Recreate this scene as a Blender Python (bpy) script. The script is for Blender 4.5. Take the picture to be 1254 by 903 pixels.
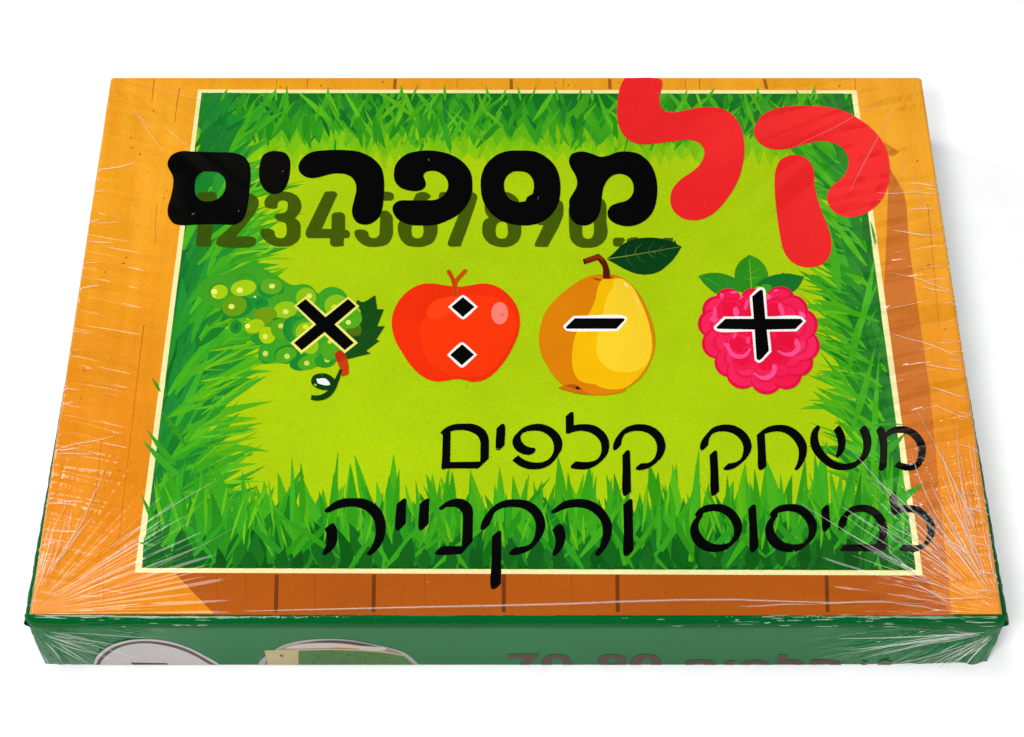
import bpy, math, random
from mathutils import Vector
from mathutils.geometry import tessellate_polygon
R = random.Random(7)
scene = bpy.context.scene
for o in list(bpy.data.objects): bpy.data.objects.remove(o)

# ------------------------------------------------------------------ camera
FPX = 2433.0                       # focal length in photo pixels (photo 1254 x 903)
PITCH = math.radians(56.2)
HALF_W = 0.100                     # half width of the box lid (m)
DEPTH = 0.1467                     # depth of the lid
HB = 0.0213                        # height of the box
YF0 = -DEPTH/2                     # front edge of the lid top
CXP, CYP = 632.0, 451.5
EY = 751.0
Zn = FPX*HALF_W/596.5
fwd = Vector((0, math.cos(PITCH), -math.sin(PITCH)))
upv = Vector((0, math.sin(PITCH), math.cos(PITCH)))
CAM = Vector((0, YF0, HB)) - fwd*Zn - upv*(-(EY-CYP)/FPX*Zn)
cam = bpy.data.cameras.new('camera'); camo = bpy.data.objects.new('camera', cam)
scene.collection.objects.link(camo)
camo.location = CAM; camo.rotation_euler = (math.pi/2-PITCH, 0, 0)
cam.sensor_width = 36.0; cam.lens = FPX/1254*36.0
cam.shift_x = -(CXP-627.0)/1254.0
cam.clip_start = 0.01; cam.clip_end = 50
scene.camera = camo

# ------------------------------------------------------------------ light
w = bpy.data.worlds.new('World'); scene.world = w; w.use_nodes = True
w.node_tree.nodes['Background'].inputs[0].default_value = (1, 1, 1, 1)
w.node_tree.nodes['Background'].inputs[1].default_value = 0.03
def area(name, loc, target, size, power, col=(1,1,1)):
    l = bpy.data.lights.new(name, 'AREA'); l.shape = 'RECTANGLE'
    l.size, l.size_y = size; l.energy = power; l.color = col
    o = bpy.data.objects.new(name, l); scene.collection.objects.link(o)
    o.location = loc
    o.rotation_euler = (Vector(target)-Vector(loc)).to_track_quat('-Z', 'Y').to_euler()
    return o
area('key_softbox', (-0.68, 0.30, 0.52), (0, 0, 0), (0.26, 0.26), 3.1, (1, .985, .96))
area('front_softbox', (-0.27, -0.52, 0.76), (0, -0.03, 0), (0.24, 0.2), 4.9)
area('side_softbox', (0.29, -0.52, 0.76), (0, -0.02, 0), (0.20, 0.18), 2.5)
area('top_softbox', (-0.10, -0.06, 1.05), (0, 0, 0), (0.8, 0.42), 7.1)
scene.view_settings.view_transform = 'Standard'; scene.view_settings.look = 'None'
scene.view_settings.exposure = 0.0; scene.view_settings.gamma = 1.0
GAIN = 1.36                         # how bright a white surface on the lid comes out

# ------------------------------------------------------------------ helpers
def ray(px, py):
    return (fwd + Vector((1,0,0))*((px-CXP)/FPX) + upv*(-(py-CYP)/FPX))
def lid_at(px, py):                 # measured point of the print -> place on the lid
    d = ray(px, py); t = (HB-CAM.z)/d.z
    p = CAM + d*t; return (p.x, p.y)
YP = YF0 - 0.0017                   # plane of the printed front side
def front_at(px, py):
    d = ray(px, py); t = (YP-CAM.y)/d.y
    p = CAM + d*t; return (p.x, p.z)
def lin(c):
    c = c/255.0
    return c/12.92 if c <= 0.04045 else ((c+0.055)/1.055)**2.4
def col(rgb, g=None):
    g = g or GAIN
    return tuple(min(0.9, lin(v)/g) for v in rgb) + (1.0,)

def cr_seg(p0, p1, p2, p3, n):
    def tj(ti, a, b): return ti + max(1e-6, math.hypot(b[0]-a[0], b[1]-a[1]))**0.5
    t0 = 0; t1 = tj(t0, p0, p1); t2 = tj(t1, p1, p2); t3 = tj(t2, p2, p3)
    out = []
    for i in range(n):
        t = t1 + (t2-t1)*i/n
        L = lambda a, b, ta, tb: tuple((tb-t)/(tb-ta)*a[k] + (t-ta)/(tb-ta)*b[k] for k in (0,1))
        A1 = L(p0,p1,t0,t1); A2 = L(p1,p2,t1,t2); A3 = L(p2,p3,t2,t3)
        B1 = L(A1,A2,t0,t2); B2 = L(A2,A3,t1,t3)
        out.append(L(B1,B2,t1,t2))
    return out
def outline(s, n=6, closed=True):
    """'x,y x,y* ...' -> smooth outline, * marks a corner"""
    pts, cor = [], []
    for tok in s.split():
        c = tok.endswith('*'); a, b = tok.rstrip('*').split(',')
        pts.append((float(a), float(b))); cor.append(c)
    N = len(pts); out = []
    refl = lambda a, b: (2*a[0]-b[0], 2*a[1]-b[1])
    for i in range(N if closed else N-1):
        p1, p2 = pts[i], pts[(i+1) % N]
        p0, p3 = pts[i-1], pts[(i+2) % N]
        c1, c2 = cor[i], cor[(i+1) % N]
        if not closed and i == 0: c1 = True
        if not closed and i == N-2: c2 = True
        if c1 and c2: out.append(p1); continue
        if c1: p0 = refl(p1, p2)
        if c2: p3 = refl(p2, p1)
        out += cr_seg(p0, p1, p2, p3, n)
    if not closed: out.append(pts[-1])
    return out
def ell(cx, cy, rx, ry, rot=0, n=28):
    c, s = math.cos(math.radians(rot)), math.sin(math.radians(rot))
    return [(cx + rx*math.cos(a)*c - ry*math.sin(a)*s, cy + rx*math.cos(a)*s + ry*math.sin(a)*c)
            for a in [2*math.pi*i/n for i in range(n)]]
def stroke(s, w0, w1, n=6, wm=None):
    """open brush stroke of changing width"""
    p = outline(s, n, closed=False); N = len(p); a, b = [], []
    for i, q in enumerate(p):
        u = p[min(i+1, N-1)]; v = p[max(i-1, 0)]
        dx, dy = u[0]-v[0], u[1]-v[1]; l = math.hypot(dx, dy) or 1
        t = i/(N-1); wd = (w0+(w1-w0)*t) if wm is None else ((w0+(wm-w0)*t*2) if t < .5 else (wm+(w1-wm)*(t*2-1)))
        a.append((q[0]-dy/l*wd/2, q[1]+dx/l*wd/2)); b.append((q[0]+dy/l*wd/2, q[1]-dx/l*wd/2))
    return a + b[::-1]

LEVEL = {'z': 2e-5}
def nz(step=1e-7):
    LEVEL['z'] += step; return LEVEL['z']
class Art:
    """flat printed shapes gathered into one mesh; every shape a hair above the one before"""
    def __init__(s, view=(0,0,1.0), plane='lid'):
        s.v, s.f, s.c, s.view, s.plane = [], [], [], view, plane
    def xf(s, p):
        ox, oy, k = s.view; X, Y = ox + p[0]/k, oy + p[1]/k
        return lid_at(X, Y) if s.plane == 'lid' else front_at(X, Y)
    def put(s, loops, rgb, step=2e-7, clip=None):
        z = nz(step)
        W = [[s.xf(p) for p in l] for l in loops]
        if s.plane == 'front':
            W = [[(a, max(b, 0.0004)) for a, b in l] for l in W]
        flat = [q for l in W for q in l]
        tris = tessellate_polygon([[Vector((a, b, 0)) for a, b in l] for l in W])
        o = len(s.v)
        for a, b in flat:
            s.v.append((a, b, HB+z) if s.plane == 'lid' else (a, YP-z, b))
        for t in tris:
            A, B, C = (flat[i] for i in t)
            cr = (B[0]-A[0])*(C[1]-A[1]) - (B[1]-A[1])*(C[0]-A[0])
            if abs(cr) < 1e-16: continue
            t = t if cr > 0 else t[::-1]
            s.f.append([o+i for i in t]); s.c.append(col(rgb))
    def poly(s, txt, rgb, holes=(), n=6):
        s.put([outline(txt, n)] + [outline(h, n) for h in holes], rgb)
    def build(s, name, parent, mat=None, label=None):
        me = bpy.data.meshes.new(name); me.from_pydata(s.v, [], s.f)
        at = me.color_attributes.new('Col', 'FLOAT_COLOR', 'CORNER')
        k = 0
        for f, c in zip(s.f, s.c):
            for _ in f: at.data[k].color = c; k += 1
        me.materials.append(mat or M_PRINT)
        ob = bpy.data.objects.new(name, me); scene.collection.objects.link(ob)
        ob.parent = parent
        if label: ob['label'] = label
        return ob
def mesh(name, v, f, mats, parent=None, smooth=False, mi=None):
    me = bpy.data.meshes.new(name); me.from_pydata(v, [], f)
    for m in mats: me.materials.append(m)
    if mi: me.polygons.foreach_set('material_index', mi)
    if smooth: me.polygons.foreach_set('use_smooth', [True]*len(f))
    me.update()
    ob = bpy.data.objects.new(name, me); scene.collection.objects.link(ob); ob.parent = parent
    return ob

# ------------------------------------------------------------------ materials
def new_mat(name):
    m = bpy.data.materials.new(name); m.use_nodes = True
    nt = m.node_tree; nt.nodes.clear()
    out = nt.nodes.new('ShaderNodeOutputMaterial'); b = nt.nodes.new('ShaderNodeBsdfPrincipled')
    nt.links.new(b.outputs[0], out.inputs[0]); return m, nt, b
def nd(nt, t, **kw):
    n = nt.nodes.new(t)
    for k, v in kw.items(): setattr(n, k, v)
    return n
def mth(nt, op, a, b=None, c=None):
    n = nd(nt, 'ShaderNodeMath', operation=op)
    for i, x in enumerate((a, b, c)):
        if x is None: continue
        if isinstance(x, (int, float)): n.inputs[i].default_value = x
        else: nt.links.new(x, n.inputs[i])
    return n.outputs[0]
def noise(nt, vec, scale, detail=2, rough=.5):
    n = nd(nt, 'ShaderNodeTexNoise'); n.inputs['Scale'].default_value = scale
    n.inputs['Detail'].default_value = detail; n.inputs['Roughness'].default_value = rough
    nt.links.new(vec, n.inputs['Vector']); return n.outputs[0]
def comb(nt, x, y, z=0.0):
    n = nd(nt, 'ShaderNodeCombineXYZ')
    for i, q in enumerate((x, y, z)):
        if isinstance(q, (int, float)): n.inputs[i].default_value = q
        else: nt.links.new(q, n.inputs[i])
    return n.outputs[0]
def smooth(nt, x, a, b, lo=0.0, hi=1.0):
    n = nd(nt, 'ShaderNodeMapRange', interpolation_type='SMOOTHSTEP')
    for i, q in enumerate((x, a, b, lo, hi)):
        if isinstance(q, (int, float)): n.inputs[i].default_value = q
        else: nt.links.new(q, n.inputs[i])
    return n.outputs[0]

# wrinkles of the shrink film: creases fan out of the four lid corners and run over the side edges
VE = (.7, .6, .3, .9); VS = (.3, 1.0); CE = (.26, .26, .22, .26); CS = (.42, .50)          # film haze put into the print colour, and crease height, per corner and side
def crease(g, s, k=8.0):                              # sharp folds along the noise's mid line
    return mth(g, 'MAXIMUM', mth(g, 'MULTIPLY_ADD', mth(g, 'ABSOLUTE', mth(g, 'SUBTRACT', s, .5)), -k, 1.0), 0.0)
def make_film():
    g = bpy.data.node_groups.new('film_wrinkles', 'ShaderNodeTree')
    g.interface.new_socket('Normal', in_out='OUTPUT', socket_type='NodeSocketVector')
    g.interface.new_socket('Contact', in_out='OUTPUT', socket_type='NodeSocketFloat')
    g.interface.new_socket('Veil', in_out='OUTPUT', socket_type='NodeSocketFloat')
    go = nd(g, 'NodeGroupOutput')
    tc = nd(g, 'ShaderNodeTexCoord'); sx = nd(g, 'ShaderNodeSeparateXYZ')
    g.links.new(tc.outputs['Object'], sx.inputs[0]); X, Y = sx.outputs[0], sx.outputs[1]
    total = None; cont = None; painted_haze = None
    add = lambda a, b: b if a is None else mth(g, 'ADD', a, b)
    for i, (cx, cy, reach, amp, fq) in enumerate(((-HALF_W, YF0, .050, 1.0, 13), (HALF_W, YF0, .054, 1.1, 13),
                                       (-HALF_W, -YF0, .070, .55, 9), (HALF_W, -YF0, .075, .8, 10))):
        dx = mth(g, 'SUBTRACT', X, cx); dy = mth(g, 'SUBTRACT', Y, cy)
        d = mth(g, 'SQRT', mth(g, 'ADD', mth(g, 'MULTIPLY', dx, dx), mth(g, 'MULTIPLY', dy, dy)))
        a = mth(g, 'ARCTAN2', mth(g, 'ABSOLUTE', dy), mth(g, 'ABSOLUTE', dx))
        v = comb(g, mth(g, 'MULTIPLY', a, fq), mth(g, 'MULTIPLY', d, 13.0), i*7.3)
        s = noise(g, v, 1.0, 1.3, .45)
        m = mth(g, 'MULTIPLY', smooth(g, d, .004, reach, 1, 0), amp)
        # height follows the pitch: crease gets wider as it leaves the corner
        m = mth(g, 'MULTIPLY', m, mth(g, 'MINIMUM', mth(g, 'MULTIPLY', d, 40.0), 1.0))
        total = add(total, mth(g, 'MULTIPLY', mth(g, 'MULTIPLY_ADD', crease(g, s), CE[i], mth(g, 'SUBTRACT', s, .5)), m))
        cont = add(cont, mth(g, 'MULTIPLY', smooth(g, s, .42, .6), smooth(g, d, .01, reach, 1, 0)))
        painted_haze = add(painted_haze, mth(g, 'MULTIPLY', smooth(g, s, .40, .56), smooth(g, d, .3*reach, reach*1.05, VE[i], 0)))
    for i, (sg, reach, amp) in enumerate(((-1, .024, .75), (1, .030, 2.6))):
        e = mth(g, 'SUBTRACT', HALF_W, mth(g, 'MULTIPLY', X, sg))
        yy = mth(g, 'ADD', Y, mth(g, 'MULTIPLY', e, .25))
        v = comb(g, mth(g, 'MULTIPLY', yy, 390.0), mth(g, 'MULTIPLY', X, 34.0), 3.1+i*5)
        s = noise(g, v, 1.0, 1.3, .45)
        m = mth(g, 'MULTIPLY', smooth(g, e, .002, reach, 1, 0), amp*.6)
        m = mth(g, 'MULTIPLY', m, mth(g, 'MULTIPLY', smooth(g, Y, .060, .015, .12, 1), smooth(g, Y, YF0+.012, YF0+.045, .25, 1)))
        total = add(total, mth(g, 'MULTIPLY', mth(g, 'MULTIPLY_ADD', crease(g, s, 7.0), CS[i], mth(g, 'SUBTRACT', s, .5)), m))
        cont = add(cont, mth(g, 'MULTIPLY', smooth(g, s, .45, .58), smooth(g, e, .006, reach, 1, 0)))
        painted_haze = add(painted_haze, mth(g, 'MULTIPLY', smooth(g, s, .40, .52), smooth(g, e, .6*reach, reach, VS[i], 0)))
    fine = noise(g, tc.outputs['Object'], 260.0, 3, .6)
    total = add(total, mth(g, 'MULTIPLY', fine, .03))
    b = nd(g, 'ShaderNodeBump'); b.inputs['Strength'].default_value = 1.0; b.inputs['Distance'].default_value = .0011
    g.links.new(total, b.inputs['Height']); g.links.new(b.outputs[0], go.inputs[0])
    g.links.new(mth(g, 'MINIMUM', cont, 1.0), go.inputs[1])
    g.links.new(mth(g, 'MINIMUM', painted_haze, 1.0), go.inputs[2])
    return g
FILM = make_film()

def print_colour(nt, src, amt=1.0, painted_haze=False):
    """paper and ink mottling plus small specks"""
    tc = nd(nt, 'ShaderNodeTexCoord').outputs['Object']
    a = smooth(nt, noise(nt, tc, 2600.0, 2, .6), .2, .8, 1-.09*amt, 1+.09*amt)
    b = smooth(nt, noise(nt, tc, 45.0, 4, .6), .25, .75, 1-.055*amt, 1+.055*amt)
    vo = nd(nt, 'ShaderNodeTexVoronoi'); vo.inputs['Scale'].default_value = 210.0
    nt.links.new(tc, vo.inputs['Vector'])
    sp = mth(nt, 'GREATER_THAN', vo.outputs['Distance'], .045)
    keep = mth(nt, 'GREATER_THAN', noise(nt, vo.outputs['Position'], 4000.0, 0), .58)
    sp = mth(nt, 'MAXIMUM', sp, mth(nt, 'SUBTRACT', 1.0, keep))
    sp = smooth(nt, sp, 0, 1, .72, 1)
    f = mth(nt, 'MULTIPLY', mth(nt, 'MULTIPLY', a, b), sp)
    mx = nd(nt, 'ShaderNodeVectorMath', operation='SCALE')
    nt.links.new(src, mx.inputs[0]); nt.links.new(f, mx.inputs['Scale'])
    if not painted_haze: return mx.outputs[0]
    g = nd(nt, 'ShaderNodeGroup'); g.node_tree = FILM              # reflected haze of the loose film, painted into the print colour
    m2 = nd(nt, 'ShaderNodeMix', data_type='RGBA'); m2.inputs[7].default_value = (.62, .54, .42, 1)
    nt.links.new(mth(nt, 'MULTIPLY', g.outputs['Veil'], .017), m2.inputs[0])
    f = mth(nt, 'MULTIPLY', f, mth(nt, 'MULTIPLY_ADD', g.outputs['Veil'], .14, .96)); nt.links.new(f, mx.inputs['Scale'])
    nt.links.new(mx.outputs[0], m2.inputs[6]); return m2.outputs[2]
def under_film(nt, b, wr=True, haze=.10):
    b.inputs['Roughness'].default_value = .55; b.inputs['Specular IOR Level'].default_value = .0
    b.inputs['Coat Weight'].default_value = .8; b.inputs['Coat Roughness'].default_value = .05
    b.inputs['Coat IOR'].default_value = 1.5
    if wr:
        g = nd(nt, 'ShaderNodeGroup'); g.node_tree = FILM
        nt.links.new(g.outputs['Normal'], b.inputs['Coat Normal'])
        nt.links.new(smooth(nt, g.outputs['Contact'], 0, 1, .08, .15), b.inputs['Coat Roughness'])
def print_mat():
    m, nt, b = new_mat('printed_card')
    at = nd(nt, 'ShaderNodeAttribute', attribute_name='Col')
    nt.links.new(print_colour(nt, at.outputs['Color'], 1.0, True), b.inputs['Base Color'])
    under_film(nt, b); return m
M_PRINT = print_mat()
def overprint_mat():
    m, nt, b = new_mat('translucent_overprint')
    at = nd(nt, 'ShaderNodeAttribute', attribute_name='Col')
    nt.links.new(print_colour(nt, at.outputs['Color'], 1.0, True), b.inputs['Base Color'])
    under_film(nt, b); b.inputs['Alpha'].default_value = .80
    return m
M_OVER = overprint_mat()
def front_print_mat():
    m, nt, b = new_mat('printed_front_card')
    at = nd(nt, 'ShaderNodeAttribute', attribute_name='Col')
    nt.links.new(print_colour(nt, at.outputs['Color']), b.inputs['Base Color'])
    under_film(nt, b, False); b.inputs['Coat Weight'].default_value = .42; return m
M_FPRINT = front_print_mat()
def wood_mat():
    m, nt, b = new_mat('orange_wood_print')
    tc = nd(nt, 'ShaderNodeTexCoord').outputs['Object']
    mp = nd(nt, 'ShaderNodeMapping'); mp.inputs['Scale'].default_value = (260, 14, 50); nt.links.new(tc, mp.inputs[0])
    gr = noise(nt, mp.outputs[0], 1.0, 4, .6)
    cr = nd(nt, 'ShaderNodeValToRGB'); nt.links.new(gr, cr.inputs[0])
    cr.color_ramp.elements[0].position = .3; cr.color_ramp.elements[1].position = .75
    cr.color_ramp.elements[0].color = col((235, 154, 28)); cr.color_ramp.elements[1].color = col((244, 171, 40))
    sp = nd(nt, 'ShaderNodeSeparateXYZ'); nt.links.new(tc, sp.inputs[0])
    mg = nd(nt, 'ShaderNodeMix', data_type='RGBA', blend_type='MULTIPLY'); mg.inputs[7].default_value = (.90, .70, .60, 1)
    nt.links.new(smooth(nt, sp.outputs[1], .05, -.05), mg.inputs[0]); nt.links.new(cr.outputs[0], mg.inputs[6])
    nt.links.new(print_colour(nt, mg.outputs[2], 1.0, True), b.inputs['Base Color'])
    under_film(nt, b); return m
M_WOOD = wood_mat()
def green_mat(name, rgb, coat):
    m, nt, b = new_mat(name)
    rgbn = nd(nt, 'ShaderNodeRGB'); rgbn.outputs[0].default_value = col(rgb)
    nt.links.new(print_colour(nt, rgbn.outputs[0]), b.inputs['Base Color'])
    under_film(nt, b, False)
    tc = nd(nt, 'ShaderNodeTexCoord').outputs['Object']
    if coat: b.inputs['Coat Weight'].default_value = coat
    else:                                                # film stands off and shines at the two ends
        sx = nd(nt, 'ShaderNodeSeparateXYZ'); nt.links.new(nd(nt, 'ShaderNodeTexCoord').outputs['Object'], sx.inputs[0])
        nt.links.new(smooth(nt, mth(nt, 'ABSOLUTE', sx.outputs[0]), .060, .085, .42, .70), b.inputs['Coat Weight'])
    bp = nd(nt, 'ShaderNodeBump'); bp.inputs['Distance'].default_value = .0004; bp.inputs['Strength'].default_value = .35
    hgt = noise(nt, tc, 160.0, 4, .6)
    if not coat:
        bp.inputs['Strength'].default_value = 1.0; hgt = mth(nt, 'MULTIPLY', hgt, .30)
        for sg, reach in ((-1, .030), (1, .044)):
            e = mth(nt, 'MULTIPLY_ADD', sx.outputs[0], -sg, HALF_W); dz = mth(nt, 'SUBTRACT', HB-.001, sx.outputs[2])
            d = mth(nt, 'SQRT', mth(nt, 'ADD', mth(nt, 'MULTIPLY', e, e), mth(nt, 'MULTIPLY', dz, dz)))
            q = noise(nt, comb(nt, mth(nt, 'MULTIPLY', mth(nt, 'ARCTAN2', dz, e), 8.0), mth(nt, 'MULTIPLY', d, 45.0), 4.0+sg), 1.0, 3, .55)
            fade = mth(nt, 'MULTIPLY', smooth(nt, d, .5*reach, reach, 1, 0), mth(nt, 'MINIMUM', mth(nt, 'MULTIPLY', d, 60.0), 1.0))
            hgt = mth(nt, 'ADD', hgt, mth(nt, 'MULTIPLY', fade, mth(nt, 'ADD', mth(nt, 'MULTIPLY', q, 5.0), mth(nt, 'MULTIPLY', crease(nt, q, 7.0), 1.5))))
    nt.links.new(hgt, bp.inputs['Height']); nt.links.new(bp.outputs[0], b.inputs['Coat Normal'])
    return m
M_GREEN = green_mat('green_card', (8, 113, 54), None)
M_RIM = green_mat('green_rim_card', (4, 94, 40), .28)
def film_mat():
    m = bpy.data.materials.new('shrink_film'); m.use_nodes = True
    nt = m.node_tree; nt.nodes.clear()
    out = nd(nt, 'ShaderNodeOutputMaterial'); mix = nd(nt, 'ShaderNodeMixShader'); mix2 = nd(nt, 'ShaderNodeMixShader')
    tr = nd(nt, 'ShaderNodeBsdfTransparent'); gl = nd(nt, 'ShaderNodeBsdfGlossy'); df = nd(nt, 'ShaderNodeBsdfDiffuse')
    gl.inputs['Roughness'].default_value = .38; gl.inputs['Color'].default_value = (1, .98, .92, 1)
    df.inputs['Color'].default_value = (.9, .88, .8, 1)
    mix2.inputs[0].default_value = .34
    nt.links.new(gl.outputs[0], mix2.inputs[1]); nt.links.new(df.outputs[0], mix2.inputs[2])
    lw = nd(nt, 'ShaderNodeLayerWeight'); lw.inputs['Blend'].default_value = .35
    f = smooth(nt, lw.outputs['Facing'], 0, 1, .17, .80)
    nt.links.new(f, mix.inputs[0]); nt.links.new(tr.outputs[0], mix.inputs[1]); nt.links.new(mix2.outputs[0], mix.inputs[2])
    nt.links.new(mix.outputs[0], out.inputs[0]); return m
M_FILM = film_mat()
def table_mat():
    m, nt, b = new_mat('white_paper')
    tc = nd(nt, 'ShaderNodeTexCoord').outputs['Object']
    f = smooth(nt, noise(nt, tc, 120.0, 4, .6), .2, .8, .86, .90)
    nt.links.new(comb(nt, f, f, f), b.inputs['Base Color']); b.inputs['Roughness'].default_value = .8
    b.inputs['Specular IOR Level'].default_value = .1; return m

# ------------------------------------------------------------------ setting
tt = mesh('table_top', [(-3,-3,0),(3,-3,0),(3,3,0),(-3,3,0)], [(0,1,2,3)], [table_mat()])
tt['kind'] = 'structure'; tt['label'] = 'plain white table top under the game box'

# ------------------------------------------------------------------ the box
box = bpy.data.objects.new('game_box', None); scene.collection.objects.link(box)
box['label'] = 'shrink wrapped orange and green card game box with fruit and grass on its lid'
box['category'] = 'game box'

def rrect(x0, x1, y0, y1, rc, z, k=6):
    p = []
    for cx, cy, a0 in ((x1-rc, y1-rc, 0), (x0+rc, y1-rc, 90), (x0+rc, y0+rc, 180), (x1-rc, y0+rc, 270)):
        for i in range(k+1):
            a = math.radians(a0 + 90*i/k); p.append((cx+rc*math.cos(a), cy+rc*math.sin(a), z))
    return p
# lid: top sheet with softly rounded edges
rr = .0009; rings = []
for i in range(7):
    a = math.pi/2*i/6
    ins = rr*(1-math.sin(a)); z = HB - rr*(1-math.cos(a))
    rings.append(rrect(-HALF_W+ins, HALF_W-ins, YF0-.0002, -YF0-ins*.15, .0005, z))
rings.append(rrect(-HALF_W, HALF_W, YF0-.0002, -YF0, .0005, HB-.0040))
n = len(rings[0]); v = [p for r in rings for p in r]; f = [list(range(n))]; mi = [0]
for i in range(len(rings)-1):
    for j in range(n):
        f.append([i*n+j, (i+1)*n+j, (i+1)*n+(j+1)%n, i*n+(j+1)%n]); mi.append(0 if i < 6 else 1)
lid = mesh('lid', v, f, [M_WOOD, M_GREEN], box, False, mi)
# body below the lid
BW = HALF_W+.0006
r0 = rrect(-BW, BW, YP+.0016, -YF0-.0008, .001, HB-.0040); r1 = rrect(-BW, BW, YP+.0016, -YF0-.0008, .001, 0.0002)
v = r0+r1; f = [[j, n+j, n+(j+1)%n, (j+1)%n] for j in range(n)] + [list(range(n)), list(range(n, 2*n))[::-1]]
mesh('box_body', v, f, [M_GREEN], box)

# front rim: rolled edge with pleats where the film is gathered at its ends
def hsh(i): return (math.sin(i*127.1)*43758.5453) % 1.0
def vn(x):
    i = math.floor(x); t = x-i; t = t*t*(3-2*t); return hsh(i)*(1-t)+hsh(i+1)*t
def rim_mesh():
    NX, NA = 420, 22; v = []; f = []
    XE = HALF_W+.0013; r = .0024
    for i in range(NX+1):
        x = -XE + 2*XE*i/NX; e = XE-abs(x)               # distance from the end
        tap = min(1, e/.0021)**.5
        for j in range(NA+1):
            a = math.radians(26 + 82*min(j, NA-1)/(NA-1))              # from the lid edge round to the underside
            pl = 0
            m = max(0, 1-e/.026)
            if m > 0:
                sd = 3 if x < 0 else 57
                pl = m**.9*.00026*(vn(a*4.2+e*130+sd)+.6*vn(a*9-e*260+sd*2)-.8)*min(1, e/.002)
            pl += .00004*(vn(x*500+j*.2)-.5)
            pl *= min(1, j/5)
            rad = (r+pl)*(.35+.65*tap)
            cy, cz = YF0+.00105, HB-.0022
            yy = cy - rad*math.sin(max(0, min(math.pi, a)))*1.3
            zz = cz + rad*math.cos(a)
            if a > math.pi/2: yy = cy - rad*(.5+.8*math.sin(min(a, math.pi)))
            if j == NA: yy = YP+.0012; zz -= .0003
            v.append((x, yy, min(zz, HB-.00002)))
    for i in range(NX):
        for j in range(NA):
            A = i*(NA+1)+j; f.append([A, A+1, A+NA+2, A+NA+1])
    return v, f
v, f = rim_mesh(); mesh('front_rim', v, f, [M_RIM], box, True)

def side_rim(sg):
    NY, NA = 160, 12; v = []; f = []; L = .115
    for i in range(NY+1):
        q = i/NY; y = YF0-.0012+L*q; b = .0016*(1-q)**1.5
        for j in range(NA+1):
            a = math.pi*j/NA
            pl = .00035*(1-q)*(vn(a*3+i*.9+sg*9)-.5)
            x = HALF_W-.0006 + (b+.0005+pl)*math.sin(a)
            v.append((sg*x, y, HB-.0011-.0030*(1-math.cos(a))/2))
    for i in range(NY):
        for j in range(NA):
            A = i*(NA+1)+j; q = [A, A+1, A+NA+2, A+NA+1]; f.append(q if sg < 0 else q[::-1])
    return v, f
for sg in (-1, 1):
    v, f = side_rim(sg); mesh('side_rim', v, f, [M_RIM], box, True)

# front side sheet, wrinkled towards its two ends
def front_panel():
    NX, NZ = 560, 40; v = []; f = []
    ztop = HB-.0036
    for i in range(NX+1):
        u = -1+2*i/NX; x = BW*u
        for j in range(NZ+1):
            z = .0003 + (ztop-.0003)*j/NZ
            e = BW-abs(x); dz = (HB-.003)-z
            ang = math.atan2(dz, e+.0015); d = math.hypot(e, dz)
            sd = 11 if x < 0 else 83; rch = .026 if x < 0 else .040
            m = max(0, 1-d/rch)
            k = 6 if x < 0 else 7
            h = m**.7*(.0010*(vn(ang*k+d*40+sd)-.5) + .0005*(vn(ang*k*2.3-d*110+sd*3)-.5))*min(1, d/.006)
            v.append((x, YP+.0006*m-h, z))
    for i in range(NX):
        for j in range(NZ):
            A = i*(NZ+1)+j; f.append([A, A+NZ+1, A+NZ+2, A+1])
    return v, f
v, f = front_panel(); v = [(a, b+.00004, c) for a, b, c in v]
mesh('front_panel', v, f, [M_GREEN], box, True)

# ------------------------------------------------------------------ lid artwork
# printed wood shading and plank gaps
a = Art()
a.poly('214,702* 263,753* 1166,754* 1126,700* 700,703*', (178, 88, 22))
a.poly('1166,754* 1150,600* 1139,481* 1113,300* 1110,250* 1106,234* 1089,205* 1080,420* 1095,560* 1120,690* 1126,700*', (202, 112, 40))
a.poly('1082,174* 1101,186* 1094,192* 1085,190*', (205, 125, 30))
for x0, x1 in ((484, 483), (626, 626), (746.5, 747), (936, 939)):
    a.poly('%f,97* %f,97* %f,109.5* %f,109.5*' % (x0-2, x0+2, x1+2.2, x1-2), (166, 96, 36))
for x, wd in ((339, 5), (458, 5), (617, 5), (756, 5), (1012, 4.5)):
    k = (x-632)*.0040
    a.poly('%f,704* %f,704* %f,750* %f,750*' % (x-wd/2, x+wd/2, x+wd/2+k, x-wd/2+k), (116, 56, 16))
for x, y0, x2, y2, wd in ((377, 97, 376, 109, 1.4), (839, 97, 840, 109, 1.2), (856, 97, 857, 109, 1.6), (1047, 97, 1048, 111, 1.3), (339, 97, 338, 109, .9),
                  (189, 97, 186, 124, 1.5), (220, 108, 214, 150, 1.4), (176, 398, 150, 620, 1.2), (192, 250, 190, 300, .8), (150, 620, 146, 660, .8),
                  (125, 540, 116, 615, 1), (265, 704, 268, 740, .8), (385, 704, 386, 750, .9), (520, 704, 521, 745, .8), (700, 704, 701, 748, .8), (560, 97, 560, 108, .9), (690, 97, 690, 108, .8), (1190, 600, 1200, 700, 1), (1136, 250, 1150, 400, 1), (127, 690, 127, 745, .9), (300, 704, 301, 740, .7)):
    a.put([stroke('%f,%f %f,%f %f,%f' % (x, y0, (x+x2)/2+R.uniform(-.6, .6), (y0+y2)/2, x2, y2), wd, wd*.6)], (152, 68, 12) if y0 > 700 and x > 250 else (196, 112, 22))
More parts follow.
